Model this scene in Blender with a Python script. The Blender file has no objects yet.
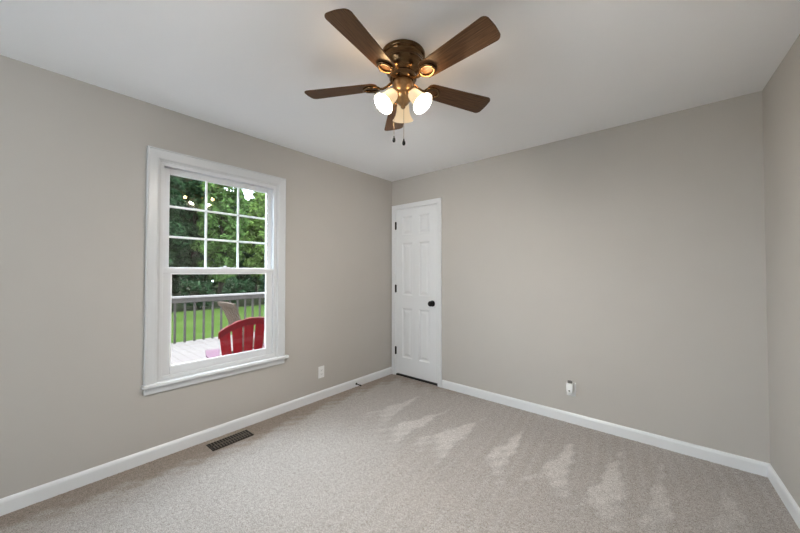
import bpy, bmesh, math, random
import numpy as np
from mathutils import Vector, Matrix

# ------------------------------------------------------------------ camera, sky, sun, area light, exposure
SC = bpy.context.scene
COL = SC.collection
PI = math.pi
R = math.radians

cam_d = bpy.data.cameras.new('camera')
cam = bpy.data.objects.new('camera', cam_d)
COL.objects.link(cam)
cam.location = (2.7129, -3.0352, 1.2797)
cam.rotation_euler = (R(90 + 1.054), 0, R(40.33))
cam_d.sensor_fit = 'HORIZONTAL'
cam_d.sensor_width = 36.0
cam_d.lens = 319.26 / 800 * 36.0
cam_d.clip_start = 0.02
cam_d.clip_end = 300
SC.camera = cam

SC.view_settings.view_transform = 'Standard'
SC.view_settings.look = 'None'
SC.view_settings.gamma = 1.0
SC.view_settings.use_curve_mapping = False
SC.view_settings.exposure = 0.07

world = bpy.data.worlds.new('overcast_sky')
SC.world = world
world.use_nodes = True
bg = world.node_tree.nodes['Background']
bg.inputs['Color'].default_value = (0.73, 0.875, 1.0, 1)
bg.inputs['Strength'].default_value = 9.8

sun_d = bpy.data.lights.new('hazy_sun', 'SUN')
sun_d.energy = 1.8
sun_d.angle = R(55)
sun_d.color = (0.93, 0.97, 1.0)
sun = bpy.data.objects.new('hazy_sun', sun_d)
COL.objects.link(sun)
# light travels from the yard side, down through the window
sdir = Vector((0.62, -0.06, -0.78)).normalized()
sun.rotation_euler = sdir.to_track_quat('-Z', 'Y').to_euler()
sun.location = (-6, -2, 8)

# added fill light, outside the added window behind the camera
rear_d = bpy.data.lights.new('rear_fill_light', 'AREA')
rear_d.shape = 'RECTANGLE'
rear_d.size = 4.6
rear_d.size_y = 2.8
rear_d.energy = 150
rear_d.color = (1.0, 0.955, 0.905)
rear = bpy.data.objects.new('rear_fill_light', rear_d)
COL.objects.link(rear)
rear.location = (1.75, -6.9, 1.35)
rear.rotation_euler = (R(90), 0, 0)      # faces +y, into the room

# ------------------------------------------------------------------ node helpers
def mat(name):
    m = bpy.data.materials.new(name)
    m.use_nodes = True
    nt = m.node_tree
    b = nt.nodes['Principled BSDF']
    return m, nt, b

def N(nt, kind, **kw):
    n = nt.nodes.new(kind)
    for k, v in kw.items():
        setattr(n, k, v)
    return n

def noise(nt, scale, detail=3, rough=0.5, mapscale=None, coord='Object'):
    tc = N(nt, 'ShaderNodeTexCoord')
    n = N(nt, 'ShaderNodeTexNoise')
    n.inputs['Scale'].default_value = scale
    n.inputs['Detail'].default_value = detail
    n.inputs['Roughness'].default_value = rough
    if mapscale:
        mp = N(nt, 'ShaderNodeMapping')
        mp.inputs['Scale'].default_value = mapscale
        nt.links.new(tc.outputs[coord], mp.inputs['Vector'])
        nt.links.new(mp.outputs['Vector'], n.inputs['Vector'])
    else:
        nt.links.new(tc.outputs[coord], n.inputs['Vector'])
    return n

def ramp(nt, src, stops):
    r = N(nt, 'ShaderNodeValToRGB')
    while len(r.color_ramp.elements) < len(stops):
        r.color_ramp.elements.new(0.5)
    for e, (p, c) in zip(r.color_ramp.elements, stops):
        e.position = p
        e.color = (*c, 1)
    nt.links.new(src, r.inputs['Fac'])
    return r

def bump(nt, b, height, strength, dist=0.01):
    bp = N(nt, 'ShaderNodeBump')
    bp.inputs['Strength'].default_value = strength
    bp.inputs['Distance'].default_value = dist
    nt.links.new(height, bp.inputs['Height'])
    nt.links.new(bp.outputs['Normal'], b.inputs['Normal'])
    return bp

def plain(name, col, rough=0.5, metal=0.0, var=0.06, scale=12, bstr=0.0, bscale=None, spec=0.5, mapscale=None):
    m, nt, b = mat(name)
    n = noise(nt, scale, 4, 0.55, mapscale)
    lo = tuple(c * (1 - var) for c in col)
    hi = tuple(min(1, c * (1 + var)) for c in col)
    r = ramp(nt, n.outputs['Fac'], [(0.3, lo), (0.7, hi)])
    nt.links.new(r.outputs['Color'], b.inputs['Base Color'])
    b.inputs['Roughness'].default_value = rough
    b.inputs['Metallic'].default_value = metal
    b.inputs['Specular IOR Level'].default_value = spec
    if bstr:
        n2 = noise(nt, bscale or scale * 5, 3, 0.6)
        bump(nt, b, n2.outputs['Fac'], bstr)
    return m

M = {}
M['wall'] = plain('greige_wall_paint', (0.492, 0.463, 0.428), 0.62, var=0.012, scale=3, bstr=0.04, bscale=160, spec=0.3)
# ceiling: white paint over a light stipple with a few slap-brush strokes
m, nt, b = mat('stippled_ceiling_paint')
b.inputs['Base Color'].default_value = (0.91, 0.915, 0.93, 1)
b.inputs['Roughness'].default_value = 0.8
b.inputs['Specular IOR Level'].default_value = 0.2
n1 = noise(nt, 6, 5, 0.65)
r1 = ramp(nt, n1.outputs['Fac'], [(0.52, (0, 0, 0)), (0.62, (1, 1, 1))])
n2 = noise(nt, 55, 4, 0.7)
mul = N(nt, 'ShaderNodeMath', operation='MULTIPLY')
nt.links.new(r1.outputs['Color'], mul.inputs[0]); nt.links.new(n2.outputs['Fac'], mul.inputs[1])
bump(nt, b, mul.outputs[0], 0.07, 0.012)
M['ceiling'] = m
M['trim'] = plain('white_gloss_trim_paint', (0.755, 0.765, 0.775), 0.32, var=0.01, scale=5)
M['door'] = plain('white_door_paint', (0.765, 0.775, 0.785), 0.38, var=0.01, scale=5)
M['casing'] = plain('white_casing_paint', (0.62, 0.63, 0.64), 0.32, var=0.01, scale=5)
M['vinyl'] = plain('white_window_vinyl', (0.70, 0.71, 0.725), 0.35, var=0.01, scale=5)
M['grid'] = plain('white_window_grid', (0.86, 0.87, 0.88), 0.35, var=0.01, scale=5)
M['black'] = plain('black_painted_metal', (0.008, 0.0075, 0.0075), 0.55, 0.0, var=0.2, spec=0.12)
M['rubber'] = plain('dark_rubber', (0.02, 0.018, 0.018), 0.7, var=0.2)
M['vent'] = plain('dark_brown_register_metal', (0.030, 0.020, 0.014), 0.45, 0.5, var=0.25, scale=30)
M['ventpaint'] = plain('worn_tan_register_edge', (0.11, 0.085, 0.066), 0.5, 0.0, var=0.25, scale=30)
M['void'] = plain('dark_gap_fill', (0.006, 0.005, 0.005), 0.8, 0.0, var=0.2)  # near-black, drawn as shade under the door; also backs the register
M['plate'] = plain('white_plastic', (0.82, 0.82, 0.81), 0.35, var=0.01)
M['slot'] = plain('outlet_slot_dark', (0.05, 0.045, 0.04), 0.6, var=0.1)
M['greyplastic'] = plain('grey_plastic', (0.16, 0.15, 0.14), 0.5, var=0.1)

# brass / bronze of the fan: brushed antique finish
m, nt, b = mat('antique_bronze')
n = noise(nt, 18, 4, 0.6, (1, 1, 6))
r = ramp(nt, n.outputs['Fac'], [(0.3, (0.10, 0.058, 0.026)), (0.7, (0.17, 0.10, 0.048))])
nt.links.new(r.outputs['Color'], b.inputs['Base Color'])
b.inputs['Metallic'].default_value = 0.9
b.inputs['Roughness'].default_value = 0.22
M['bronze'] = m
m, nt, b = mat('light_antique_brass')
n = noise(nt, 30, 4, 0.6)
r = ramp(nt, n.outputs['Fac'], [(0.3, (0.24, 0.15, 0.075)), (0.7, (0.36, 0.24, 0.13))])
nt.links.new(r.outputs['Color'], b.inputs['Base Color'])
b.inputs['Metallic'].default_value = 0.85
b.inputs['Roughness'].default_value = 0.35
M['brass'] = m

# walnut blades, grain along local x
m, nt, b = mat('walnut_blade_veneer')
n = noise(nt, 9, 6, 0.65, (0.9, 22, 1.2))
r = ramp(nt, n.outputs['Fac'], [(0.25, (0.030, 0.013, 0.005)), (0.5, (0.095, 0.045, 0.019)), (0.75, (0.17, 0.092, 0.044))])
nt.links.new(r.outputs['Color'], b.inputs['Base Color'])
b.inputs['Roughness'].default_value = 0.42
b.inputs['Specular IOR Level'].default_value = 0.25
M['walnut'] = m

# frosted lamp glass: translucent, lit from inside, glowing
m, nt, b = mat('frosted_lamp_glass')
nt.nodes.remove(b)
out = nt.nodes['Material Output']
tr = N(nt, 'ShaderNodeBsdfTranslucent'); tr.inputs['Color'].default_value = (0.006, 0.0045, 0.003, 1)
df = N(nt, 'ShaderNodeBsdfDiffuse'); df.inputs['Color'].default_value = (0.55, 0.51, 0.44, 1)
em = N(nt, 'ShaderNodeEmission'); em.inputs['Color'].default_value = (1.0, 0.74, 0.44, 1); em.inputs['Strength'].default_value = 0.62
mx = N(nt, 'ShaderNodeMixShader'); mx.inputs[0].default_value = 0.55
nt.links.new(tr.outputs[0], mx.inputs[1]); nt.links.new(df.outputs[0], mx.inputs[2])
ad = N(nt, 'ShaderNodeAddShader')
nt.links.new(mx.outputs[0], ad.inputs[0]); nt.links.new(em.outputs[0], ad.inputs[1])
nt.links.new(ad.outputs[0], out.inputs['Surface'])
M['shade'] = m
m, nt, b = mat('lit_bulb_glass')
b.inputs['Base Color'].default_value = (1, 0.95, 0.85, 1)
b.inputs['Emission Color'].default_value = (1.0, 0.945, 0.875, 1)
b.inputs['Emission Strength'].default_value = 1450
M['bulb'] = m

# window glass: clear, with a true-angle mirror reflection
def glass(name, tint):
    m, nt, b = mat(name)
    nt.nodes.remove(b)
    out = nt.nodes['Material Output']
    g = N(nt, 'ShaderNodeNewGeometry')
    dot = N(nt, 'ShaderNodeVectorMath', operation='DOT_PRODUCT')
    nt.links.new(g.outputs['Normal'], dot.inputs[0]); nt.links.new(g.outputs['Incoming'], dot.inputs[1])
    ab = N(nt, 'ShaderNodeMath', operation='ABSOLUTE'); nt.links.new(dot.outputs['Value'], ab.inputs[0])
    om = N(nt, 'ShaderNodeMath', operation='SUBTRACT'); om.inputs[0].default_value = 1; nt.links.new(ab.outputs[0], om.inputs[1])
    pw = N(nt, 'ShaderNodeMath', operation='POWER'); pw.inputs[1].default_value = 5; nt.links.new(om.outputs[0], pw.inputs[0])
    ma = N(nt, 'ShaderNodeMath', operation='MULTIPLY_ADD'); ma.inputs[1].default_value = 0.96; ma.inputs[2].default_value = 0.04
    nt.links.new(pw.outputs[0], ma.inputs[0])
    t = N(nt, 'ShaderNodeBsdfTransparent'); t.inputs['Color'].default_value = (*tint, 1)
    gl = N(nt, 'ShaderNodeBsdfGlossy'); gl.inputs['Roughness'].default_value = 0.0
    mix = N(nt, 'ShaderNodeMixShader')
    nt.links.new(ma.outputs[0], mix.inputs[0]); nt.links.new(t.outputs[0], mix.inputs[1]); nt.links.new(gl.outputs[0], mix.inputs[2])
    nt.links.new(mix.outputs[0], out.inputs['Surface'])
    return m
M['glass'] = glass('clear_window_glass', (0.985, 0.99, 0.985))

# carpet: mottled greige twist pile; 'pile' holds vacuum marks and painted shade along the window wall
m, nt, b = mat('greige_twist_carpet')
n_f = noise(nt, 190, 2, 0.7)
n_m = noise(nt, 58, 5, 0.8)
n_m.inputs['Distortion'].default_value = 0.6
n_b = noise(nt, 4, 3, 0.5)
mixf = N(nt, 'ShaderNodeMath', operation='MULTIPLY_ADD'); mixf.inputs[1].default_value = 0.6
nt.links.new(n_f.outputs['Fac'], mixf.inputs[0])
s2 = N(nt, 'ShaderNodeMath', operation='MULTIPLY'); s2.inputs[1].default_value = 0.4
nt.links.new(n_m.outputs['Fac'], s2.inputs[0]); nt.links.new(s2.outputs[0], mixf.inputs[2])
r = ramp(nt, mixf.outputs[0], [(0.37, (0.25, 0.215, 0.185)), (0.50, (0.468, 0.438, 0.414)), (0.62, (0.69, 0.66, 0.635))])
at = N(nt, 'ShaderNodeAttribute', attribute_name='pile')
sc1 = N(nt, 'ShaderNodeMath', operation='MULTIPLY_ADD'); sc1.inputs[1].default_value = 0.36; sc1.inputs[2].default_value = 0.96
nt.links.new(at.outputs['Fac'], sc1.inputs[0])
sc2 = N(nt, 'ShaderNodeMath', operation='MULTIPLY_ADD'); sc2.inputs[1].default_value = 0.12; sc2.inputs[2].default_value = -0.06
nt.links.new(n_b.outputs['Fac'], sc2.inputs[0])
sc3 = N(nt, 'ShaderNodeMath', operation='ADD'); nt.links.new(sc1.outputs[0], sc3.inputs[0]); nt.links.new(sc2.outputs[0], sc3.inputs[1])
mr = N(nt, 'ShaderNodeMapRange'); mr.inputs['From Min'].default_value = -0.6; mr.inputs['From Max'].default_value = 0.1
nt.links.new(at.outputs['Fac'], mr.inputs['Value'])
tint = ramp(nt, mr.outputs['Result'], [(0.0, (0.86, 0.74, 0.64)), (1.0, (1.0, 1.0, 1.0))])  # browns the low values, where the window wall's shade is painted
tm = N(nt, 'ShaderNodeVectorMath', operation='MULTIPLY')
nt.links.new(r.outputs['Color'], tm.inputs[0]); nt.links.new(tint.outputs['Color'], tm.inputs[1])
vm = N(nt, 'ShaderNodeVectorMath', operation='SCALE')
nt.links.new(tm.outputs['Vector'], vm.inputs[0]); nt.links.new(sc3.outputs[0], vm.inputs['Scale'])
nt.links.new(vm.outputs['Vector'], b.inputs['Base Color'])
b.inputs['Roughness'].default_value = 1.0
b.inputs['Specular IOR Level'].default_value = 0.05
b.inputs['Sheen Weight'].default_value = 0.15
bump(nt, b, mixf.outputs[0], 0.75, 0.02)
M['carpet'] = m

# outdoors
def boards(name, c0, c1, gap=(0.10, 0.09, 0.085), width=0.14, axis=1):
    m, nt, b = mat(name)
    tc = N(nt, 'ShaderNodeTexCoord')
    sp = N(nt, 'ShaderNodeSeparateXYZ'); nt.links.new(tc.outputs['Object'], sp.inputs[0])
    dv = N(nt, 'ShaderNodeMath', operation='DIVIDE'); dv.inputs[1].default_value = width
    nt.links.new(sp.outputs[axis], dv.inputs[0])
    fr = N(nt, 'ShaderNodeMath', operation='FRACT'); nt.links.new(dv.outputs[0], fr.inputs[0])
    n = noise(nt, 3, 5, 0.6, (1, 10, 1) if axis == 1 else (10, 1, 1))
    r = ramp(nt, n.outputs['Fac'], [(0.3, c0), (0.7, c1)])
    g = ramp(nt, fr.outputs[0], [(0.0, gap), (0.035, (1, 1, 1)), (0.965, (1, 1, 1)), (1.0, gap)])
    mx = N(nt, 'ShaderNodeMix', data_type='RGBA', blend_type='MULTIPLY'); mx.inputs[0].default_value = 1
    nt.links.new(r.outputs['Color'], mx.inputs[6]); nt.links.new(g.outputs['Color'], mx.inputs[7])
    nt.links.new(mx.outputs[2], b.inputs['Base Color'])
    b.inputs['Roughness'].default_value = 0.8
    b.inputs['Specular IOR Level'].default_value = 0.1
    return m
M['deck'] = boards('pale_deck_boards', (0.1199, 0.0961, 0.0870), (0.1525, 0.1253, 0.1125))
M['rail'] = plain('weathered_grey_wood', (0.043, 0.0355, 0.031), 0.85, var=0.22, scale=6, spec=0.1, mapscale=(3, 3, 1))
M['railcap'] = plain('pale_weathered_wood', (0.1620, 0.1406, 0.1298), 0.8, var=0.15, scale=5, spec=0.1)
M['red'] = plain('red_painted_wood', (0.165, 0.0006, 0.0045), 0.4, var=0.14, spec=0.06, scale=9, mapscale=(4, 4, 1))
M['darkred'] = plain('dark_red_painted_wood', (0.100, 0.0008, 0.0040), 0.45, spec=0.05, var=0.14, scale=9)
M['glarered'] = plain('red_paint_sky_glare', (0.115, 0.058, 0.078), 0.7, var=0.1, scale=9, spec=0.06)  # pale copy of the red paint, sky glare put into its colour
M['tan'] = plain('weathered_tan_wood', (0.066, 0.044, 0.031), 0.85, var=0.22, scale=8, spec=0.1, mapscale=(4, 4, 1))
m, nt, b = mat('lawn_grass')
n1 = noise(nt, 0.5, 4, 0.6); n2 = noise(nt, 30, 4, 0.7)
mxn = N(nt, 'ShaderNodeMath', operation='MULTIPLY_ADD'); mxn.inputs[1].default_value = 0.5
hh = N(nt, 'ShaderNodeMath', operation='MULTIPLY'); hh.inputs[1].default_value = 0.5
nt.links.new(n1.outputs['Fac'], mxn.inputs[0]); nt.links.new(n2.outputs['Fac'], hh.inputs[0]); nt.links.new(hh.outputs[0], mxn.inputs[2])
r = ramp(nt, mxn.outputs[0], [(0.35, (0.0233, 0.0405, 0.0074)), (0.52, (0.0365, 0.0572, 0.0125)), (0.68, (0.0525, 0.0738, 0.0192))])
nt.links.new(r.outputs['Color'], b.inputs['Base Color']); b.inputs['Roughness'].default_value = 0.9; b.inputs['Specular IOR Level'].default_value = 0.0
bump(nt, b, n2.outputs['Fac'], 0.5, 0.03)
M['grass'] = m
M['litter'] = plain('dark_leaf_litter', (0.020, 0.022, 0.012), 0.95, var=0.4, scale=3, spec=0.0)
M['bark'] = plain('tree_bark', (0.030, 0.024, 0.018), 0.9, var=0.3, scale=12, bstr=0.6, spec=0.0)
def leaf(name, c):
    m, nt, b = mat(name)
    nt.nodes.remove(b)
    out = nt.nodes['Material Output']
    n = noise(nt, 1.4, 4, 0.6)
    r = ramp(nt, n.outputs['Fac'], [(0.3, tuple(x * 0.6 for x in c)), (0.5, c), (0.75, tuple(min(1, x * 1.5) for x in c))])
    d = N(nt, 'ShaderNodeBsdfDiffuse'); t = N(nt, 'ShaderNodeBsdfTranslucent')
    gi = N(nt, 'ShaderNodeNewGeometry')                      # each leaf a shade of its own
    lv = N(nt, 'ShaderNodeMapRange'); lv.inputs['To Min'].default_value = 0.35; lv.inputs['To Max'].default_value = 1.85
    nt.links.new(gi.outputs['Random Per Island'], lv.inputs['Value'])
    ls_ = N(nt, 'ShaderNodeVectorMath', operation='SCALE')
    nt.links.new(r.outputs['Color'], ls_.inputs[0]); nt.links.new(lv.outputs['Result'], ls_.inputs['Scale'])
    nt.links.new(ls_.outputs['Vector'], d.inputs['Color']); nt.links.new(ls_.outputs['Vector'], t.inputs['Color'])
    mx = N(nt, 'ShaderNodeMixShader'); mx.inputs[0].default_value = 0.35
    nt.links.new(d.outputs[0], mx.inputs[1]); nt.links.new(t.outputs[0], mx.inputs[2])
    nt.links.new(mx.outputs[0], out.inputs['Surface'])
    return m
M['leaf_dark'] = leaf('dark_green_leaves', (0.0231, 0.0429, 0.0198))
M['leaf_mid'] = leaf('mid_green_leaves', (0.0630, 0.1050, 0.0300))
M['leaf_pale'] = leaf('yellow_green_leaves', (0.1116, 0.1643, 0.0434))

# ------------------------------------------------------------------ mesh helpers
def obj(name, bm, m, parent=None, smooth=False):
    me = bpy.data.meshes.new(name)
    bmesh.ops.recalc_face_normals(bm, faces=bm.faces[:])
    bm.to_mesh(me); bm.free()
    me.materials.append(m)
    if smooth:
        me.shade_smooth()
        me.set_sharp_from_angle(angle=R(40))
    o = bpy.data.objects.new(name, me)
    COL.objects.link(o)
    if parent is not None:
        o.parent = parent
    return o

def tag(o, label=None, cat=None, group=None, kind=None):
    if label: o['label'] = label
    if cat: o['category'] = cat
    if group: o['group'] = group
    if kind: o['kind'] = kind
    return o

def empty(name, loc=(0, 0, 0), rz=0.0):
    o = bpy.data.objects.new(name, None)
    o.empty_display_size = 0.1
    COL.objects.link(o)
    o.location = loc
    o.rotation_euler = (0, 0, rz)
    return o

def merge(bm, src):
    me = bpy.data.meshes.new('temp_merge')
    src.to_mesh(me); src.free()
    bm.from_mesh(me)
    bpy.data.meshes.remove(me)

def box(bm, x0, x1, y0, y1, z0, z1, bev=0.0, seg=2, mx=None):
    t = bmesh.new()
    bmesh.ops.create_cube(t, size=1)
    for v in t.verts:
        v.co = Vector((x0 + (v.co.x + .5) * (x1 - x0), y0 + (v.co.y + .5) * (y1 - y0), z0 + (v.co.z + .5) * (z1 - z0)))
    if bev:
        bmesh.ops.bevel(t, geom=t.edges[:], offset=bev, segments=seg, profile=0.5, affect='EDGES')
    if mx is not None:
        bmesh.ops.transform(t, matrix=mx, verts=t.verts[:])
    merge(bm, t)

def basis(d):
    d = Vector(d).normalized()
    a = Vector((0, 0, 1)) if abs(d.z) < 0.9 else Vector((1, 0, 0))
    u = d.cross(a).normalized()
    return u, d.cross(u).normalized(), d

def lathe(bm, prof, origin=(0, 0, 0), axis=(0, 0, 1), seg=40, closed=False):
    """prof: list of (radius, distance along axis)"""
    u, v, d = basis(axis)
    o = Vector(origin)
    rings = []
    for r, h in prof:
        if r < 1e-6:
            rings.append([bm.verts.new(o + d * h)])
        else:
            rings.append([bm.verts.new(o + d * h + (u * math.cos(2 * PI * k / seg) + v * math.sin(2 * PI * k / seg)) * r) for k in range(seg)])
    pairs = list(zip(rings, rings[1:]))
    if closed: pairs.append((rings[-1], rings[0]))
    for A, B in pairs:
        for k in range(seg):
            k2 = (k + 1) % seg
            if len(A) == 1 and len(B) == 1: continue
            if len(A) == 1: bm.faces.new((A[0], B[k], B[k2]))
            elif len(B) == 1: bm.faces.new((A[k], B[0], A[k2]))
            else: bm.faces.new((A[k], B[k], B[k2], A[k2]))

def tube(bm, pts, r, seg=10, closed=False, flat=1.0):
    pts = [Vector(p) for p in pts]
    n = len(pts)
    rings = []
    up = None
    for i, p in enumerate(pts):
        a = pts[(i - 1) % n] if (closed or i > 0) else p
        c = pts[(i + 1) % n] if (closed or i < n - 1) else p
        d = (c - a).normalized()
        if up is None:
            u, v, _ = basis(d)
        else:
            u = (up - d * up.dot(d)).normalized(); v = d.cross(u)
        up = u
        rr = r[i] if isinstance(r, (list, tuple)) else r
        rings.append([bm.verts.new(p + (u * math.cos(2 * PI * k / seg) + v * math.sin(2 * PI * k / seg) * flat) * rr) for k in range(seg)])
    pr = list(zip(rings, rings[1:])) + ([(rings[-1], rings[0])] if closed else [])
    for A, B in pr:
        for k in range(seg):
            k2 = (k + 1) % seg
            bm.faces.new((A[k], B[k], B[k2], A[k2]))
    if not closed:
        bm.faces.new(rings[0]); bm.faces.new(rings[-1])

def prism(bm, outline, z0, z1, bev=0.0, mx=None):
    """outline in xy, extruded along z"""
    t = bmesh.new()
    vs = [t.verts.new((x, y, z0)) for x, y in outline]
    f = t.faces.new(vs)
    ex = bmesh.ops.extrude_face_region(t, geom=[f])
    for v in ex['geom']:
        if isinstance(v, bmesh.types.BMVert): v.co.z = z1
    bmesh.ops.recalc_face_normals(t, faces=t.faces[:])
    if bev:
        es = [e for e in t.edges if len(e.link_faces) == 2 and e.calc_face_angle(0) > R(50)]
        bmesh.ops.bevel(t, geom=es, offset=bev, segments=2, profile=0.5, affect='EDGES')
    if mx is not None:
        bmesh.ops.transform(t, matrix=mx, verts=t.verts[:])
    merge(bm, t)

# sweep a moulding profile (depth d from the wall, height/width w) around a rectangle or along a run
def moulding_run(bm, p0, p1, normal, prof, up=(0, 0, 1)):
    """prof: list of (out, up) closed polygon, swept from p0 to p1"""
    n = Vector(normal); up = Vector(up)
    A = [bm.verts.new(Vector(p0) + n * a + up * c) for a, c in prof]
    B = [bm.verts.new(Vector(p1) + n * a + up * c) for a, c in prof]
    k = len(prof)
    for i in range(k):
        j = (i + 1) % k
        bm.faces.new((A[i], A[j], B[j], B[i]))
    bm.faces.new(A); bm.faces.new(B)

def frame_sweep(bm, corners, inward, prof, normal):
    """mitred frame: corners list of points (closed or open), inward dirs per corner, prof (in, out)"""
    n = Vector(normal)
    rings = [[bm.verts.new(Vector(c) + Vector(w) * a + n * o) for a, o in prof] for c, w in zip(corners, inward)]
    return rings

def link_rings(bm, rings, closed):
    k = len(rings[0])
    pr = list(zip(rings, rings[1:])) + ([(rings[-1], rings[0])] if closed else [])
    for A, B in pr:
        for i in range(k):
            j = (i + 1) % k
            bm.faces.new((A[i], A[j], B[j], B[i]))
    if not closed:
        bm.faces.new(rings[0]); bm.faces.new(rings[-1])

# ------------------------------------------------------------------ room shell
W, YB, H = 3.1704, -5.40, 2.44          # width, rear wall, ceiling height
RA = 0.0553                             # the right wall is a touch out of square
xr = lambda y: W + math.tan(RA) * (-y)
WY0, WY1, WZ0, WZ1 = -2.435, -1.555, 0.522, 2.070     # window opening
DX0, DX1, DZ1 = 0.066, 0.698, 2.066                    # door opening

bm = bmesh.new()
t_ = 0.15
box(bm, -t_, 0, YB - t_, WY0, 0, H); box(bm, -t_, 0, WY1, 0.0, 0, H)
box(bm, -t_, 0, WY0, WY1, 0, WZ0); box(bm, -t_, 0, WY0, WY1, WZ1, H)
tag(obj('wall_left', bm, M['wall']), kind='structure')
bm = bmesh.new()
box(bm, -t_, DX0, 0, 0.12, 0, H); box(bm, DX1, W + 0.35, 0, 0.12, 0, H); box(bm, DX0, DX1, 0, 0.12, DZ1, H)
box(bm, -t_, W + .35, 0.12, 0.16, 0, H)
tag(obj('wall_back', bm, M['wall']), kind='structure')
bm = bmesh.new()
vs = [bm.verts.new(p) for p in ((xr(0), 0, 0), (xr(YB - t_), YB - t_, 0), (xr(YB - t_) + .15, YB - t_, 0), (xr(0) + .15, 0, 0))]
f = bm.faces.new(vs)
ex = bmesh.ops.extrude_face_region(bm, geom=[f])
for v in ex['geom']:
    if isinstance(v, bmesh.types.BMVert): v.co.z = H
tag(obj('wall_right', bm, M['wall']), kind='structure')
RX0, RX1, RZ0, RZ1 = 1.05, 2.50, 0.85, 2.00           # added window behind the camera, for fill light
bm = bmesh.new()
xe = xr(YB)
box(bm, 0, RX0, YB - t_, YB, 0, H); box(bm, RX1, xe, YB - t_, YB, 0, H)
box(bm, RX0, RX1, YB - t_, YB, 0, RZ0); box(bm, RX0, RX1, YB - t_, YB, RZ1, H)
tag(obj('wall_rear', bm, M['wall']), kind='structure')
bm = bmesh.new()
box(bm, -t_, W + 0.6, YB - t_, 0.16, H, H + 0.12)
tag(obj('ceiling', bm, M['ceiling']), kind='structure')

# carpet, with the vacuum's brushed wedges kept as pile direction per vertex
def make_floor():
    nx, ny = 260, 400
    xs = np.linspace(0, xr(YB) + .02, nx); ys = np.linspace(YB, 0.11, ny)
    X, Y = np.meshgrid(xs, ys)
    rng = np.random.default_rng(5)
    wob = 0.022 * np.sin(X * 31 + Y * 17) + 0.016 * np.sin(X * 57 - Y * 43 + 1.3)
    val = np.zeros_like(X)
    wedges = [  # apex near the back wall, two base corners towards the room
        ((0.712, -0.366), (0.60, -1.00), (0.86, -1.06), 0.75),
        ((1.122, -0.470), (0.86, -1.18), (1.12, -1.26), 0.85),
        ((1.448, -0.400), (1.20, -1.10), (1.50, -1.20), 0.85),
        ((1.788, -0.322), (1.70, -1.00), (1.90, -1.10), 1.0),
        ((2.136, -0.300), (2.02, -0.98), (2.25, -1.02), 0.95),
        ((2.422, -0.240), (2.30, -1.08), (2.52, -1.06), 0.85),
        ((2.650, -0.260), (2.57, -1.05), (2.72, -0.99), 0.65),
        ((2.938, -0.320), (2.85, -0.86), (3.02, -0.78), 0.5)]
    for a, b_, c, s in wedges:
        P = [np.array(a), np.array(b_), np.array(c)]
        d = np.full_like(X, 1e9)
        for i in range(3):
            p, q = P[i], P[(i + 1) % 3]
            e = q - p; nrm = np.array([-e[1], e[0]]) / np.hypot(*e)
            cen = (P[0] + P[1] + P[2]) / 3
            if (cen - p) @ nrm < 0: nrm = -nrm
            soft = 0.02 if i != 1 else 0.22
            dd = ((X - p[0]) * nrm[0] + (Y - p[1]) * nrm[1] + wob * (0.5 if i != 1 else 3)) / soft
            d = np.minimum(d, dd)
        val = np.maximum(val, s * np.clip(d, 0, 1))
    # lighter tone over the middle of the floor, away from the skirtings
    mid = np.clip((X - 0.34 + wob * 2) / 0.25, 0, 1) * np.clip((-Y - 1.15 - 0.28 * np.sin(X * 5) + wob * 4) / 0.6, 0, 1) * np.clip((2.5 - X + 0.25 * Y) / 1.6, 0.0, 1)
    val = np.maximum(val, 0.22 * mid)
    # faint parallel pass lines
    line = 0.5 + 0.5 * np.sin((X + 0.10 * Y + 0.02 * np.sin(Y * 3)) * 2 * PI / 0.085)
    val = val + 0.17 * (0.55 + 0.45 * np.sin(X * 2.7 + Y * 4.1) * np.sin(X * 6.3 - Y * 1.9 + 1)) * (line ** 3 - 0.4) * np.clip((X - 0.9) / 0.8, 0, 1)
    # shade along the window wall painted in brown over unbrushed pile; far corner likewise
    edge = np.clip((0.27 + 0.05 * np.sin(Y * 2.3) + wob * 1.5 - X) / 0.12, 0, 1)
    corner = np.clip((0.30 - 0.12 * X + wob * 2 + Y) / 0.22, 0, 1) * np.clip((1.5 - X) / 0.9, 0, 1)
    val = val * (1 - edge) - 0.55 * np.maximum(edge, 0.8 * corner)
    fuzz = rng.random(X.shape) * 0.003 - 0.0015
    Z = fuzz
    verts = np.stack([X.ravel(), Y.ravel(), Z.ravel()], 1)
    i = np.arange(nx * ny).reshape(ny, nx)
    faces = np.stack([i[:-1, :-1].ravel(), i[:-1, 1:].ravel(), i[1:, 1:].ravel(), i[1:, :-1].ravel()], 1)
    me = bpy.data.meshes.new('floor')
    me.from_pydata(verts.tolist(), [], faces.tolist())
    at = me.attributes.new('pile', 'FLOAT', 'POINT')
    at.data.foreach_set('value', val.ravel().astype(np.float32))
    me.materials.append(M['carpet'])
    me.shade_smooth()
    o = bpy.data.objects.new('floor', me)
    COL.objects.link(o)
    return tag(o, kind='structure')
make_floor()

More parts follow.
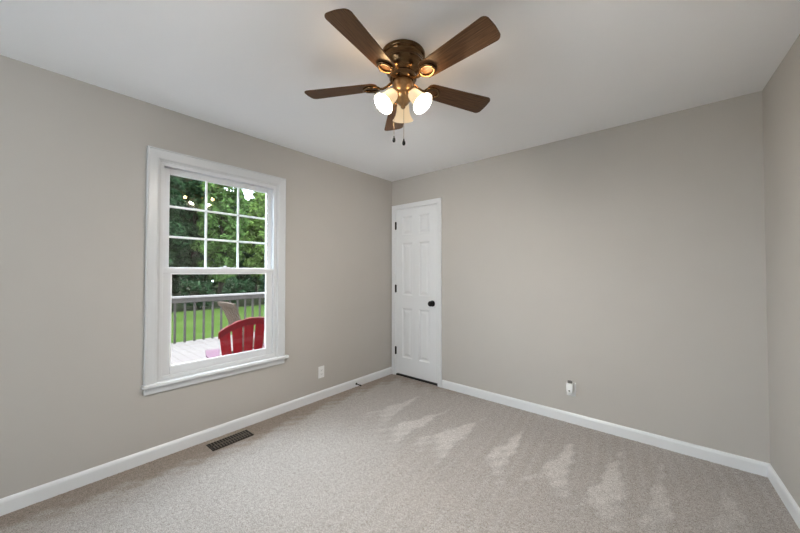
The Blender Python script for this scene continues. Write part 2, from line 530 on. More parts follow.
# skirting boards
BB = [(0, 0), (0.014, 0), (0.014, 0.066), (0.011, 0.076), (0.006, 0.083), (0, 0.085)]
bm = bmesh.new(); moulding_run(bm, (0, YB, 0), (0, 0, 0), (1, 0, 0), BB)
tag(obj('baseboard_left', bm, M['trim']), kind='structure')
bm = bmesh.new(); moulding_run(bm, (0.757, 0, 0), (W, 0, 0), (0, -1, 0), BB)
tag(obj('baseboard_back', bm, M['trim']), kind='structure')
bm = bmesh.new()
rn = Vector((-math.cos(RA), -math.sin(RA), 0))
moulding_run(bm, (xr(0), 0, 0), (xr(YB), YB, 0), rn, BB)
tag(obj('baseboard_right', bm, M['trim']), kind='structure')
bm = bmesh.new(); moulding_run(bm, (0, YB, 0), (xr(YB), YB, 0), (0, 1, 0), BB)
tag(obj('baseboard_rear', bm, M['trim']), kind='structure')

# ------------------------------------------------------------------ window_1: double-hung with a 3 x 3 grid in the upper sash
win = empty('window_1', (0, (WY0 + WY1) / 2, 0)); tag(win, kind='structure')
yc = (WY0 + WY1) / 2
def wobj(name, bm, m, parent=win):
    for v in bm.verts: v.co.y -= yc
    return obj(name, bm, m, parent)
# casing: flat board with a back band step, mitred at the top corners
bm = bmesh.new()
cw = 0.070
prof = [(0, 0), (0, 0.022), (0.006, 0.024), (0.012, 0.020), (0.042, 0.018), (0.060, 0.016), (cw, 0.012), (cw, 0)]
co = [(0, WY0 - cw, 0.522), (0, WY0 - cw, WZ1 + cw), (0, WY1 + cw, WZ1 + cw), (0, WY1 + cw, 0.522)]
iw = [(0, 1, 0), (0, 1, -1), (0, -1, -1), (0, -1, 0)]
link_rings(bm, frame_sweep(bm, co, iw, prof, (1, 0, 0)), False)
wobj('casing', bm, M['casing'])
bm = bmesh.new()
box(bm, -0.06, 0.042, WY0 - cw - 0.010, WY1 + cw + 0.030, 0.500, 0.5225, 0.005)
wobj('window_stool', bm, M['trim'])
bm = bmesh.new()
box(bm, 0, 0.017, WY0 - cw, WY1 + cw, 0.453, 0.5005, 0.003)
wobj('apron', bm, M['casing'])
# jamb liner and the vinyl frame with its stops
bm = bmesh.new()
def ring(bm, y0, y1, z0, z1, w, x0, x1, bev=0.0, top=None, bot=None):
    tp = w if top is None else top; bt = w if bot is None else bot
    box(bm, x0, x1, y0, y0 + w, z0, z1, bev); box(bm, x0, x1, y1 - w, y1, z0, z1, bev)
    box(bm, x0, x1, y0 + w, y1 - w, z1 - tp, z1, bev); box(bm, x0, x1, y0 + w, y1 - w, z0, z0 + bt, bev)
ring(bm, WY0, WY1, 0.522, WZ1, 0.012, -t_, 0.0)
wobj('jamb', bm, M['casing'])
bm = bmesh.new()
i0, i1, j0, j1 = WY0 + 0.012, WY1 - 0.012, 0.534, WZ1 - 0.012
ring(bm, i0, i1, j0, j1, 0.020, -0.020, -0.004, 0.002, top=0.024)
ring(bm, i0, i1, j0, j1, 0.014, -0.110, -0.020, 0.0, top=0.018, bot=0.010)
wobj('window_frame', bm, M['vinyl'])
# lower sash (inner track)
a0, a1 = i0 + 0.018, i1 - 0.018
G0, G1 = -2.354, -1.641
bm = bmesh.new()
box(bm, -0.052, -0.022, a0, G0, 0.537, 1.311, 0.003); box(bm, -0.052, -0.022, G1, a1, 0.537, 1.311, 0.003)
box(bm, -0.052, -0.022, G0, G1, 0.537, 0.605, 0.003)
box(bm, -0.054, -0.018, a0, a1, 1.273, 1.312, 0.003)
ls = wobj('lower_sash', bm, M['vinyl'])
bm = bmesh.new()
ring(bm, G0 - .002, G1 + .002, 0.603, 1.275, 0.010, -0.030, -0.020, 0.002)
wobj('glazing_bead', bm, M['grid'], ls)
bm = bmesh.new(); box(bm, -0.040, -0.036, G0, G1, 0.605, 1.273)
wobj('pane', bm, M['glass'], ls)
bm = bmesh.new()
box(bm, -0.046, -0.022, -2.02, -1.95, 1.312, 1.322, 0.003)
lathe(bm, [(0, 1.322), (0.010, 1.322), (0.010, 1.331), (0, 1.331)], (-0.034, -1.985, 0), (0, 0, 1), 16)
box(bm, -0.040, -0.012, -1.992, -1.978, 1.326, 1.332, 0.002)
wobj('sash_lock', bm, M['vinyl'], ls)
# upper sash (outer track)
u0, u1, v0, v1 = -2.357, -1.627, 1.318, 1.996
bm = bmesh.new()
box(bm, -0.088, -0.058, i0 + .012, u0, 1.285, j1 - .016, 0.003); box(bm, -0.088, -0.058, u1, i1 - .012, 1.285, j1 - .016, 0.003)
box(bm, -0.088, -0.058, u0, u1, v1, j1 - .016, 0.003); box(bm, -0.088, -0.058, u0, u1, 1.285, v0, 0.003)
us = wobj('upper_sash', bm, M['vinyl'])
bm = bmesh.new()
gx0, gx1 = -0.076, -0.066
for k in (1, 2):
    y = u0 + (u1 - u0) * k / 3
    box(bm, gx0, gx1, y - .008, y + .008, v0, v1, 0.003)
for z in (1.539, 1.761):
    box(bm, gx0, gx1, u0, u1, z - .008, z + .008, 0.003)
wobj('muntin_grid', bm, M['grid'], us)
bm = bmesh.new(); box(bm, -0.0645, -0.0605, u0, u1, v0, v1)
# old panes never sit quite true: this one leans a fraction of a degree
cen = Vector((-0.0625, (u0 + u1) / 2, (v0 + v1) / 2))
rot = Matrix.Translation(cen) @ Matrix.Rotation(R(-1.9), 4, 'Z') @ Matrix.Rotation(R(-0.7), 4, 'Y') @ Matrix.Translation(-cen)
bmesh.ops.transform(bm, matrix=rot, verts=bm.verts[:])
wobj('pane', bm, M['glass'], us)

# added_window: unseen opening added behind the camera to let fill light in
w2 = empty('added_window', ((RX0 + RX1) / 2, YB, 0)); tag(w2, kind='structure')
bm = bmesh.new()
ox, oy = (RX0 + RX1) / 2, YB
for x0, x1, z0, z1 in ((RX0, RX0 + .05, RZ0, RZ1), (RX1 - .05, RX1, RZ0, RZ1), (RX0, RX1, RZ0, RZ0 + .05), (RX0, RX1, RZ1 - .05, RZ1), (ox - .03, ox + .03, RZ0, RZ1)):
    box(bm, x0 - ox, x1 - ox, -.10, -.05, z0, z1, 0.003)
obj('window_frame', bm, M['vinyl'], w2)  # frame of the added window, unseen
bm = bmesh.new(); box(bm, RX0 - ox + .05, RX1 - ox - .05, -.078, -.074, RZ0 + .05, RZ1 - .05)
obj('pane', bm, M['glass'], w2)

# ------------------------------------------------------------------ door_1: narrow six-panel door
door = empty('door_1', ((DX0 + DX1) / 2, 0, 0)); tag(door, kind='structure')
xc = (DX0 + DX1) / 2
def dobj(name, bm, m, parent=door, smooth=False):
    for v in bm.verts: v.co.x -= xc
    return obj(name, bm, m, parent, smooth)
bm = bmesh.new()
cw = 0.056
prof = [(0, 0), (0, 0.018), (0.005, 0.020), (0.012, 0.017), (0.040, 0.014), (0.052, 0.011), (cw, 0.006), (cw, 0)]
co = [(DX0 + .004 - cw, 0, 0), (DX0 + .004 - cw, 0, DZ1 - .002 + cw), (DX1 - .003 + cw, 0, DZ1 - .002 + cw), (DX1 - .003 + cw, 0, 0)]
iw = [(1, 0, 0), (1, 0, -1), (-1, 0, -1), (-1, 0, 0)]
link_rings(bm, frame_sweep(bm, co, iw, prof, (0, -1, 0)), False)
dobj('door_casing', bm, M['trim'])
bm = bmesh.new()
box(bm, DX0, DX0 + .004, 0.0, .12, 0, DZ1); box(bm, DX1 - .004, DX1, 0.0, .12, 0, DZ1); box(bm, DX0, DX1, 0.0, .12, DZ1 - .004, DZ1)
dobj('door_jamb', bm, M['trim'])
bm = bmesh.new(); box(bm, DX0 + .004, DX1 - .004, -.003, .115, 0, .013, .002)
dobj('door_gap_shade', bm, M['void'])  # near-black strip standing in for the shade under the door
# slab: one grid of rails and stiles with six recessed, raised-field panels
def panel_door():
    bm = bmesh.new()
    x0, x1, z0, z1 = DX0 + .007, DX1 - .007, 0.029, DZ1 - .007
    yf = -0.004; th = 0.034
    st, mu = 0.104, 0.098
    pw = (x1 - x0 - 2 * st - mu) / 2
    cols = [(x0 + st, x0 + st + pw), (x1 - st - pw, x1 - st)]
    rows = [(0.235, 0.840), (1.000, 1.640), (1.742, 1.965)]
    xs = sorted({x0, x1, *[v for c in cols for v in c]}); zs = sorted({z0, z1, *[v for r_ in rows for v in r_]})
    def quad(pts): bm.faces.new([bm.verts.new(p) for p in pts])
    for i in range(len(xs) - 1):
        for j in range(len(zs) - 1):
            a, b_, c, d = xs[i], xs[i + 1], zs[j], zs[j + 1]
            if (a, b_) in cols and (c, d) in rows:
                steps = [(0, 0), (0.010, 0.009), (0.024, 0.011), (0.050, 0.003), (0.054, 0.003)]
                prev = None
                for ins, dep in steps:
                    cur = [(a + ins, yf + dep, c + ins), (b_ - ins, yf + dep, c + ins), (b_ - ins, yf + dep, d - ins), (a + ins, yf + dep, d - ins)]
                    if prev:
                        for k in range(4):
                            quad([prev[k], prev[(k + 1) % 4], cur[(k + 1) % 4], cur[k]])
                    prev = cur
                quad(prev)
            else:
                quad([(a, yf, c), (b_, yf, c), (b_, yf, d), (a, yf, d)])
    yb = yf + th
    quad([(x0, yb, z0), (x0, yb, z1), (x1, yb, z1), (x1, yb, z0)])
    quad([(x0, yf, z0), (x0, yf, z1), (x0, yb, z1), (x0, yb, z0)]); quad([(x1, yf, z0), (x1, yb, z0), (x1, yb, z1), (x1, yf, z1)])
    quad([(x0, yf, z0), (x0, yb, z0), (x1, yb, z0), (x1, yf, z0)]); quad([(x0, yf, z1), (x1, yf, z1), (x1, yb, z1), (x0, yb, z1)])
    bmesh.ops.remove_doubles(bm, verts=bm.verts[:], dist=1e-5)
    return bm
slab = dobj('door_panel', panel_door(), M['door'])
for z in (1.865, 1.077, 0.307):
    bm = bmesh.new()
    tube(bm, [(DX0 + .0075, -.010, z - .045), (DX0 + .0075, -.010, z + .045)], 0.0105, 12)
    lathe(bm, [(0, -.050), (.006, -.050), (.008, -.045), (.008, .045), (.006, .050), (0, .050)], (DX0 + .0075, -.010, z), (0, 0, 1), 12)
    box(bm, DX0 - .004, DX0 + .019, -.0062, -.0042, z - .045, z + .045)
    dobj('hinge', bm, M['black'], door, True)
bm = bmesh.new()
kx, kz = 0.627, 0.923
lathe(bm, [(0, 0), (.035, 0), (.035, .005), (.029, .010), (.015, .012), (.013, .020), (.020, .025), (.029, .033), (.032, .043), (.028, .053), (.014, .060), (0, .061)], (kx, -.004, kz), (0, -1, 0), 32)
dobj('door_knob', bm, M['black'], door, True)
# ------------------------------------------------------------------ floor register
vent = empty('floor_register', (0.138, -1.995, 0.0), R(1.0))
tag(vent, 'dark brown slotted metal floor register in the carpet under the window', 'vent')
L2, W2 = 0.150, 0.064
bm = bmesh.new()
prof_f = [(0, 0.0015), (0.002, 0.005), (0.007, 0.007), (0.010, 0.005), (0.010, 0.0015)]
co = [(-W2, -L2, 0), (W2, -L2, 0), (W2, L2, 0), (-W2, L2, 0)]
iw = [(1, 1, 0), (-1, 1, 0), (-1, -1, 0), (1, -1, 0)]
link_rings(bm, frame_sweep(bm, co, iw, prof_f, (0, 0, 1)), True)
obj('register_frame', bm, M['vent'], vent)
bm = bmesh.new()
for k in range(14):
    y = -L2 + .016 + (2 * L2 - .032) * (k + .5) / 14
    box(bm, -W2 + .010, W2 - .010, -.0028, .0028, .003, .0078, mx=Matrix.Translation((0, y, 0)) @ Matrix.Translation((0, 0, .0)))
box(bm, -.002, .002, -L2 + .015, L2 - .015, .003, .0068)
obj('grille', bm, M['ventpaint'], vent)
bm = bmesh.new(); box(bm, -W2 + .010, W2 - .010, -L2 + .010, L2 - .010, .0016, .0026)
obj('duct_backing', bm, M['void'], vent)
bm = bmesh.new(); box(bm, -.004, .004, -L2 + .018, -L2 + .030, .005, .013, .002)
obj('damper_lever', bm, M['vent'], vent)

# ------------------------------------------------------------------ outlets
def outlet(root, sgn_axis):
    """built facing local -y"""
    bm = bmesh.new()
    box(bm, -.036, .036, -.006, 0, -.0585, .0585, .003)
    obj('cover_plate', bm, M['plate'], root)
    for zz in (-.0195, .0195):
        bm = bmesh.new()
        t2 = bmesh.new()
        lathe(t2, [(0, .006), (.0168, .006), (.0168, .0085), (.0155, .0092), (0, .0092)], (0, 0, 0), (0, -1, 0), 24)
        for v in t2.verts: v.co.z = max(-.0125, min(.0125, v.co.z)) + zz
        merge(bm, t2)
        rc = obj('receptacle', bm, M['plate'], root)
        bm = bmesh.new()
        for sx in (-.0065, .0065):
            box(bm, sx - .001, sx + .001, -.0098, -.009, zz - .001, zz + .007)
        lathe(bm, [(0, .009), (.0024, .009), (.0024, .0098), (0, .0098)], (0, 0, zz - .0065), (0, -1, 0), 12)
        obj('slots', bm, M['slot'], rc)
    bm = bmesh.new()
    lathe(bm, [(0, .006), (.003, .006), (.003, .0072), (0, .0075)], (0, 0, 0), (0, -1, 0), 12)
    obj('screw', bm, M['plate'], root)
o1 = empty('power_outlet', (0, -1.074, 0.272), R(90))
outlet(o1, 0); tag(o1, 'white duplex power outlet on the window wall, nothing plugged in', 'outlet')
o2 = empty('power_outlet', (2.053, 0, 0.288), 0)
outlet(o2, 0); tag(o2, 'white duplex power outlet on the right-hand wall behind the plug-in freshener', 'outlet')
pf = empty('plug_in_freshener', (2.050, -0.0095, 0.313), 0)
tag(pf, 'small white plug-in air freshener with a grey top, in the wall outlet', 'air freshener')
bm = bmesh.new()
prism(bm, [(-.024, -.036), (-.017, -.046), (0, -.050), (.017, -.046), (.024, -.036), (.026, 0), (.026, .034), (-.026, .034), (-.026, 0)], -.050, -.004, .004, Matrix(((1, 0, 0, 0), (0, 0, 1, 0), (0, 1, 0, 0), (0, 0, 0, 1))))
obj('body', bm, M['plate'], pf)
bm = bmesh.new()
lathe(bm, [(0, .034), (.019, .034), (.019, .046), (.017, .048), (.012, .047), (0, .047)], (0, -.027, 0), (0, 0, 1), 24)
obj('warmer_cap', bm, M['greyplastic'], pf, True)
bm = bmesh.new()
lathe(bm, [(0, .050), (.007, .050), (.007, .0525), (.005, .0535), (0, .0535)], (0, 0, -.028), (0, -1, 0), 20)
obj('dial', bm, M['greyplastic'], pf, True)
bm = bmesh.new()
for sx in (-.0065, .0065): box(bm, sx - .0008, sx + .0008, -.005, -.0005, -.001, .006)
obj('prongs', bm, M['slot'], pf)

# ------------------------------------------------------------------ door stop on the skirting board
ds = empty('door_stop', (0.014, -0.611, 0.034), R(-4))
tag(ds, 'small black rigid door stop screwed to the skirting board near the corner', 'door stop')
bm = bmesh.new(); lathe(bm, [(0, 0), (.012, 0), (.012, .003), (.008, .007), (0, .007)], (0, 0, 0), (1, 0, 0), 20)
obj('mounting_base', bm, M['black'], ds, True)
bm = bmesh.new(); tube(bm, [(.006, 0, 0), (.066, 0, 0)], .0052, 14)
obj('rod', bm, M['black'], ds, True)
bm = bmesh.new(); lathe(bm, [(0, .064), (.008, .064), (.009, .068), (.009, .080), (.006, .083), (0, .083)], (0, 0, 0), (1, 0, 0), 20)
obj('bumper_tip', bm, M['rubber'], ds, True)

# ------------------------------------------------------------------ ceiling fan
FX, FY, FS = 1.636, -1.742, 1.036
fan = empty('ceiling_fan', (FX, FY, H))
fan.scale = (FS, FS, FS)
tag(fan, 'bronze five-blade ceiling fan with walnut blades and three lit glass lamps', 'ceiling fan')
bm = bmesh.new()
lathe(bm, [(0, 0), (.112, 0), (.114, -.004), (.114, -.016), (.110, -.021), (.104, -.023), (.102, -.027), (.101, -.046), (.1035, -.050), (.1035, -.056), (.099, -.061), (.096, -.074), (.088, -.090), (.076, -.101), (.066, -.106), (.062, -.110), (0, -.110)], (0, 0, 0), (0, 0, 1), 64)
obj('motor_housing', bm, M['bronze'], fan, True)
bm = bmesh.new()
lathe(bm, [(0, -.108), (.064, -.108), (.069, -.113), (.070, -.128), (.066, -.136), (.060, -.142), (0, -.142)], (0, 0, 0), (0, 0, 1), 48)
obj('flywheel', bm, M['bronze'], fan, True)
bm = bmesh.new()
lathe(bm, [(0, -.140), (.046, -.140), (.050, -.145), (.052, -.150), (.052, -.196), (.050, -.204), (.044, -.210), (.046, -.216), (.046, -.226), (.038, -.240), (.026, -.254), (.018, -.262), (.012, -.266), (.012, -.274), (.006, -.280), (0, -.281)], (0, 0, 0), (0, 0, 1), 48)
obj('light_kit', bm, M['brass'], fan, True)

def blade_mesh():
    bm = bmesh.new()
    x0, x1, w0, w1 = 0.135, 0.531, 0.050, 0.064
    pts = []
    def arc(cx, cy, r, a0, a1, n=7):
        return [(cx + r * math.cos(a0 + (a1 - a0) * k / n), cy + r * math.sin(a0 + (a1 - a0) * k / n)) for k in range(n + 1)]
    rt, rr = 0.026, 0.034
    pts += arc(x0 + rr, -w0 + rr, rr, PI, 1.5 * PI)
    pts += arc(x1 - rt - .004, -w1 + rt, rt, 1.5 * PI, 2 * PI)
    pts += [(x1 - .002, -.02), (x1 - .001, 0), (x1 - .002, .02)]
    pts += arc(x1 - rt - .004, w1 - rt, rt, 0, .5 * PI)
    pts += arc(x0 + rr, w0 - rr, rr, .5 * PI, PI)
    prism(bm, pts, -.003, .003, .0012)
    return bm
def iron_mesh():
    bm = bmesh.new()
    # arm out from the flywheel, splitting into an oval loop screwed beneath the blade
    tube(bm, [(.060, 0, .010), (.085, 0, -.004), (.108, 0, -.012), (.130, 0, -.010)], [.013, .010, .009, .009], 12, flat=.6)
    tube(bm, [(.168 + .040 * math.cos(a), .031 * math.sin(a), -.0085) for a in np.linspace(0, 2 * PI, 33)[:-1]], .0075, 10, closed=True, flat=1.0)
    for sx, sy in ((.207, 0), (.158, .031), (.158, -.031)):
        lathe(bm, [(0, -.004), (.0065, -.004), (.0065, -.016), (.004, -.018), (0, -.018)], (sx, sy, 0), (0, 0, 1), 14)
    return bm
BA0 = R(-79.1)
b0 = None
for k in range(5):
    if b0 is None:
        b0 = obj('blade', blade_mesh(), M['walnut'], fan)
        i0_ = obj('blade_iron', iron_mesh(), M['bronze'], b0, True)
        bl = b0
    else:
        bl = b0.copy(); COL.objects.link(bl); bl.parent = fan
        c = i0_.copy(); COL.objects.link(c); c.parent = bl
    bl.matrix_basis = Matrix.Translation((0, 0, -.152)) @ Matrix.Rotation(BA0 + k * 2 * PI / 5, 4, 'Z') @ Matrix.Rotation(R(-12), 4, 'X')

# three lamps; the bell shades hang out and down
SH = [(.024, 0), (.027, .004), (.031, .016), (.0335, .036), (.036, .056), (.042, .074), (.050, .088), (.0565, .096)]
def shade_profile():
    outer = SH
    inner = [(r_ - .0025, h) for r_, h in reversed(SH)]
    return outer + inner
lamp0 = None
for k, az in enumerate((249.8, 9.8, 129.8)):
    a = R(az)
    rad = Vector((math.cos(a), math.sin(a), 0))
    neck = rad * .052 + Vector((0, 0, -.212))
    mouth = rad * .116 + Vector((0, 0, -.288))
    ax = (mouth - neck).normalized()
    bm = bmesh.new()
    tube(bm, [rad * .036 + Vector((0, 0, -.196)), rad * .046 + Vector((0, 0, -.200)), neck - ax * .004], [.012, .012, .013], 14)
    lathe(bm, [(0, -.012), (.022, -.012), (.027, -.006), (.029, .004), (.027, .010), (.0, .010)], neck, ax, 28)
    arm = obj('lamp_holder', bm, M['brass'], fan, True)
    bm = bmesh.new(); lathe(bm, shade_profile(), neck, ax, 36, closed=True)
    sh = obj('lamp_shade', bm, M['shade'], fan, True)
    bm = bmesh.new()
    lathe(bm, [(0, .010), (.012, .010), (.014, .020), (.022, .034), (.0285, .048), (.030, .058), (.0265, .072), (.017, .082), (0, .087)], neck, ax, 24)
    obj('light_bulb', bm, M['bulb'], sh, True)
    # added point light beside each lamp, warms the blade roots
    gd = bpy.data.lights.new('blade_fill_light', 'POINT'); gd.energy = 0.8; gd.color = (1.0, .66, .34); gd.shadow_soft_size = .02
    go = bpy.data.objects.new('blade_fill_light', gd); COL.objects.link(go); go.parent = fan
    ga = a + R((20, -12, 4)[k])
    go.location = (math.cos(ga) * .150, math.sin(ga) * .150, -.202)
camr = Vector((.762, .647, 0)); camb = Vector((.64, -.768, 0))
for off, zb in ((camr * -.046 + camb * .010, -.428), (camr * .004 + camb * .050, -.460)):
    bm = bmesh.new()
    tube(bm, [off + Vector((0, 0, -.195)), off + Vector((0, 0, zb))], .0011, 6)
    top = Vector((off.x, off.y, 0)).normalized()
    tube(bm, [top * .040 + Vector((0, 0, -.192)), off + Vector((0, 0, -.195))], .0022, 6)
    ch = obj('pull_chain', bm, M['brass'], fan)
    bm = bmesh.new()
    lathe(bm, [(0, .004), (.003, .003), (.004, -.004), (.0075, -.012), (.0085, -.020), (.006, -.028), (0, -.031)], off + Vector((0, 0, zb)), (0, 0, 1), 16)
    obj('chain_pendant', bm, M['black'], ch, True)

# ------------------------------------------------------------------ outdoors: deck, lawn
DZ = -0.125
bm = bmesh.new(); box(bm, -4.86, -0.155, -5.5, 4.5, DZ - .05, DZ)
tag(obj('deck', bm, M['deck']), kind='structure')
bm = bmesh.new(); box(bm, -60, -0.16, -30, 40, -0.95, -0.80)
tag(obj('lawn', bm, M['grass']), kind='structure')
bm = bmesh.new(); box(bm, -60, -17.2, -30, 40, -0.85, -0.76)
tag(obj('woodland_floor', bm, M['litter']), kind='structure')
# railing
rl = empty('deck_railing', (-4.78, -0.2, DZ))
tag(rl, 'weathered grey wooden railing along the far edge of the deck', 'railing')
y0, y1 = -5.1, 4.6
bm = bmesh.new(); box(bm, -.075, .075, y0, y1, .885, .925, .006)
obj('rail_cap', bm, M['railcap'], rl)
bm = bmesh.new(); box(bm, .020, .058, y0, y1, .795, .885, .003)
obj('top_rail', bm, M['rail'], rl)
bal = None
k = 0
for i in range(int((y1 - y0) / .168)):
    y = -.894 + (i - 26) * .1705
    if not (y0 + .05 < y < y1 - .05): continue
    if bal is None:
        bm = bmesh.new(); box(bm, -.0, .036, -.018, .018, .0, .885, .003)
        bal = obj('baluster', bm, M['rail'], rl); o = bal
    else:
        o = bal.copy(); COL.objects.link(o); o.parent = rl
    o.location = (0.0, y, 0)
for y in (-4.2, 3.6):
    bm = bmesh.new(); box(bm, -.07, .0, y - .045, y + .045, -.3, .885, .004)
    obj('post', bm, M['rail'], rl)

# ------------------------------------------------------------------ garden chairs (fan-back armchairs of slats)
def adirondack(name, loc, rz, m, mband, nslat, width, hgt, arch, recline, label, cat, gap=.0085, marm=None):
    """local: sits facing -x ... back leans to +x; z=0 at the deck"""
    root = empty(name, loc, rz)
    tag(root, label, cat)
    # seat slats, sloping down to the back
    for k in range(5):
        x = -.50 + k * .098
        z = .36 - (k) * .022
        bm = bmesh.new(); box(bm, -.044, .044, -.27, .27, -.010, .010, .004, mx=Matrix.Translation((x, 0, z)) @ Matrix.Rotation(R(12.5), 4, 'Y'))
        obj('seat_slat', bm, m, root)
    for s in (-1, 1):
        bm = bmesh.new(); box(bm, -.56, -.47, s * .275 - .012, s * .275 + .012, 0, .53, .004); obj('front_leg', bm, m, root)
        bm = bmesh.new()
        prism(bm, [(-.56, .345), (-.56, .24), (.30, 0), (.42, 0), (.10, .165)], s * .25 - .012, s * .25 + .012, .003,
              Matrix(((1, 0, 0, 0), (0, 0, 1, 0), (0, 1, 0, 0), (0, 0, 0, 1))))
        obj('rear_leg', bm, m, root)
        bm = bmesh.new()
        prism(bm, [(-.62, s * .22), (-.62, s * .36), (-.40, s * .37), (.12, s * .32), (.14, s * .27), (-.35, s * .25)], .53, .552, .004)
        tag(obj('armrest', bm, marm or m, root), 'red armrest, sky glare painted in as pink' if marm else None)
    # back: fan of slats in a reclined plane; local back coords (y across, t up the back)
    B = Matrix.Translation((-.02, 0, .27)) @ Matrix.Rotation(recline, 4, 'Y')
    tt = hgt
    sw = width / nslat
    for k in range(nslat):
        c0 = (k - (nslat - 1) / 2) * sw * .70
        c1 = (k - (nslat - 1) / 2) * sw
        hw0, hw1 = sw * .70 / 2 - gap * .4, sw / 2 - gap
        def ytop(y): return tt - arch * (abs(y) / (width / 2)) ** 2
        out = [(c0 - hw0, -.03), (c0 + hw0, -.03), (c1 + hw1, ytop(c1 + hw1) - .006), (c1 + hw1 * .5, ytop(c1 + hw1 * .5)), (c1, ytop(c1)), (c1 - hw1 * .5, ytop(c1 - hw1 * .5)), (c1 - hw1, ytop(c1 - hw1) - .006)]
        bm = bmesh.new()
        # outline (y, t) -> plane; thickness along x
        prism(bm, out, -.009, .009, .003, B @ Matrix(((0, 0, 1, 0), (1, 0, 0, 0), (0, 1, 0, 0), (0, 0, 0, 1))))
        obj('back_slat', bm, m, root)
    # arched band across the top of the back, on its rear face
    n = 24
    ys = np.linspace(-width / 2 + .004, width / 2 - .004, n)
    outl = [(y, tt + .004 - arch * (abs(y) / (width / 2)) ** 2) for y in ys] + [(y, tt - .062 - arch * (abs(y) / (width / 2)) ** 2) for y in ys[::-1]]
    bm = bmesh.new()
    prism(bm, outl, .0105, .030, 0.002, B @ Matrix(((0, 0, 1, 0), (1, 0, 0, 0), (0, 1, 0, 0), (0, 0, 0, 1))))
    tag(obj('top_band', bm, mband, root), 'darker arched band' if mband is not m else None)
    bm = bmesh.new(); box(bm, .0105, .034, -.32, .32, .245, .30, .004, mx=B)
    obj('arm_support_rail', bm, m, root)
    return root
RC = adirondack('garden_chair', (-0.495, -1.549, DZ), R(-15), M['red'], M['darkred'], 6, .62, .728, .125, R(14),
                'red slatted garden armchair with an arched back just outside the window', 'garden chair', marm=M['glarered'])
TC = adirondack('garden_chair', (-2.30, -0.83, DZ), R(-90), M['tan'], M['tan'], 6, .58, .75, .012, R(22),
                'weathered tan slatted garden chair, seen side-on by the deck railing', 'garden chair', gap=.019)
# ------------------------------------------------------------------ trees
def tree(name, loc, crown_c, crown_r, nleaf, lsize, ml, label, cat, seed, group=None, trunk=0.18, nclump=46, low=0.0):
    rng = np.random.default_rng(seed)
    root = empty(name, loc)
    tag(root, label, cat, group)
    cc = np.array(crown_c); cr = np.array(crown_r)
    # leaf clumps: most on the crown's surface
    d = rng.normal(size=(nclump, 3)); d /= np.linalg.norm(d, axis=1)[:, None]
    rad = rng.uniform(.45, 1.0, nclump) ** .6
    cen = cc + d * rad[:, None] * cr * .86
    csz = rng.uniform(.16, .34, nclump) * cr.min()
    if low: cen[:, 2] = np.maximum(cen[:, 2], low)
    which = rng.integers(0, nclump, nleaf)
    dd = rng.normal(size=(nleaf, 3)); dd /= np.linalg.norm(dd, axis=1)[:, None]
    rr = rng.uniform(.55, 1.0, nleaf)
    pos = cen[which] + dd * (rr * csz[which])[:, None] * np.array([1.15, 1.15, .8])
    nor = dd * .6 + rng.normal(size=(nleaf, 3)) * .55 + np.array([0, 0, .45])
    nor /= np.linalg.norm(nor, axis=1)[:, None]
    aux = rng.normal(size=(nleaf, 3))
    u = np.cross(nor, aux); u /= np.linalg.norm(u, axis=1)[:, None]
    v = np.cross(nor, u)
    s = lsize * rng.uniform(.6, 1.3, nleaf)[:, None]
    P = np.stack([pos - u * s * .9, pos + v * s * .45 + nor * s * .12, pos + u * s, pos - v * s * .45 + nor * s * .12], 1).reshape(-1, 3)
    F = np.arange(nleaf * 4).reshape(-1, 4)
    me = bpy.data.meshes.new('foliage')
    me.from_pydata(P.tolist(), [], F.tolist())
    me.materials.append(ml)
    o = bpy.data.objects.new('foliage', me); COL.objects.link(o); o.parent = root
    bm = bmesh.new()
    top = cc[2] + cr[2] * .3
    pts = [(0, 0, -.1), (.05, -.03, top * .3), (cc[0] * .6, cc[1] * .6, top * .65), (cc[0], cc[1], top)]
    tube(bm, pts, [trunk * 1.25, trunk, trunk * .7, trunk * .25], 10)
    for k in range(6):
        e = cen[k]
        b0_ = Vector((cc[0] * .6, cc[1] * .6, top * (.35 + .08 * k)))
        tube(bm, [b0_, (b0_ + Vector(e)) / 2 + Vector((0, 0, .15)), Vector(e)], [trunk * .4, trunk * .25, trunk * .1], 7)
    obj('trunk', bm, M['bark'], root, True)
    return root
GZ = -0.80
tree('shade_tree', (-19.7, 1.5, GZ), (0, 0, 5.2), (1.7, 1.75, 4.7), 14000, .19, M['leaf_dark'], 'dark leafy tree at the far left of the window view', 'tree', 11, nclump=110)
tree('shade_tree', (-23.6, 4.9, GZ), (0, 0, 5.7), (1.6, 1.9, 5.4), 14000, .20, M['leaf_dark'], 'tall dark tree in the window view, between the far left tree and the lighter ones', 'tree', 12, nclump=110)
tree('shade_tree', (-19.9, 5.4, GZ), (0, 0, 4.8), (1.45, 1.5, 4.4), 12000, .18, M['leaf_mid'], 'mid green tree right of the dark ones, in the window centre', 'tree', 13, nclump=100)
tree('shade_tree', (-20.9, 8.95, GZ), (0, 0, 4.8), (1.6, 1.6, 4.6), 13000, .18, M['leaf_pale'], 'light yellow-green tree at the right of the window view', 'tree', 14, nclump=100)
bw = [(-29.6, 1.6), (-30.0, 7.0), (-29.6, 12.2)]
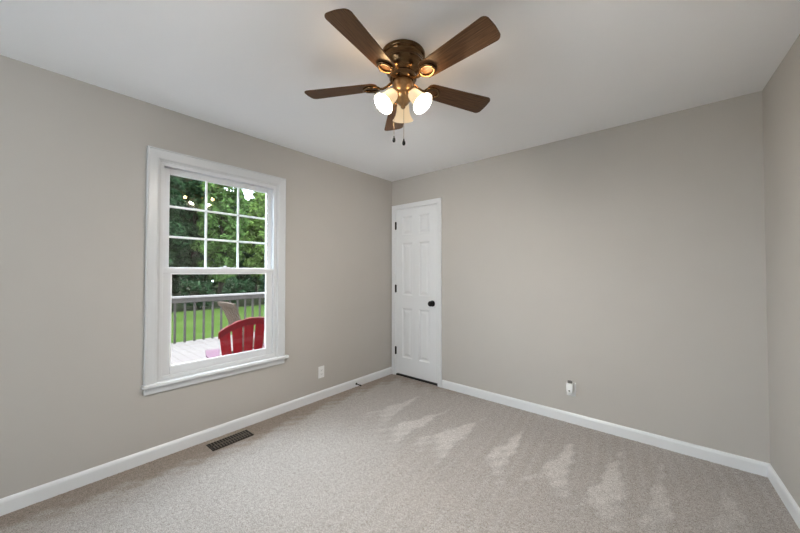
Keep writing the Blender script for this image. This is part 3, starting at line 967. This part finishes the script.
for i, (x, y) in enumerate(bw + [(-35.6, 2.2), (-36.0, 7.8), (-35.6, 13.4), (-36.0, 19.0)]):
    tree('woodland_tree', (x, y, GZ), (0, 0, (6.2 if i < 3 else 6.0) - .6 * (i == 2)), (2.0, 2.25, 6.0 - .6 * (i == 2)), 19000, .26 if i < 3 else .36, M['leaf_dark'] if i != 2 else M['leaf_mid'],
         'tall tree in the wood behind the nearer trees beyond the lawn', 'tree', 20 + i, group='trees of the wood behind', nclump=110)
sh_spots = [(-17.2, 1.0, 1.0, 'leaf_dark', 'dark shrub at the lawn edge under the far left tree'), (-17.4, 3.2, .95, 'leaf_dark', 'dark shrub at the lawn edge, seen over the left half of the railing'), (-17.5, 5.5, 1.0, 'leaf_dark', 'dark shrub at the lawn edge, seen over the railing behind the tan chair'), (-17.8, 7.8, 1.1, 'leaf_dark', 'dark shrub at the lawn edge under the light yellow-green tree')]
for i, (x, y, h, ml, lb) in enumerate(sh_spots):
    tree('shrub', (x, y, GZ), (0, 0, h), (.72, .98, h * 1.0), 5000, .11, M[ml], lb, 'shrub', 40 + i, trunk=.05, nclump=44, low=.25)
for i in range(7):
    tree('understory_bush', (-26.4 - .25 * (i % 2), .2 + 2.0 * i, GZ), (0, 0, 2.3), (.8, .88, 2.5), 9000, .17, M['leaf_dark'], 'dark bush of the undergrowth in the shade beneath the trees', 'shrub', 60 + i, group='undergrowth beneath the trees', trunk=.05, nclump=80, low=.3)
for i, (x, y) in enumerate([(-21.5, 13.4), (-22.5, 17.9), (-23.0, 22.6)]):
    tree('woodland_tree', (x, y, GZ), (0, 0, 5.2), (1.75, 1.9, 5.0), 12000, .24, M['leaf_mid'],
         'leafy tree standing further along the lawn edge, right of the light yellow-green tree', 'tree', 80 + i, group='trees further along the lawn edge', nclump=100)
for i, (x, y) in enumerate([(-33.0, 6.0), (-33.0, 9.6)]):
    tree('understory_bush', (x, y, GZ), (0, 0, 2.3), (.8, 1.4, 2.6), 9000, .2, M['leaf_dark'], 'dark bush of the undergrowth in the shade beneath the trees', 'shrub', 90 + i, group='undergrowth beneath the trees', trunk=.05, nclump=80, low=.3)
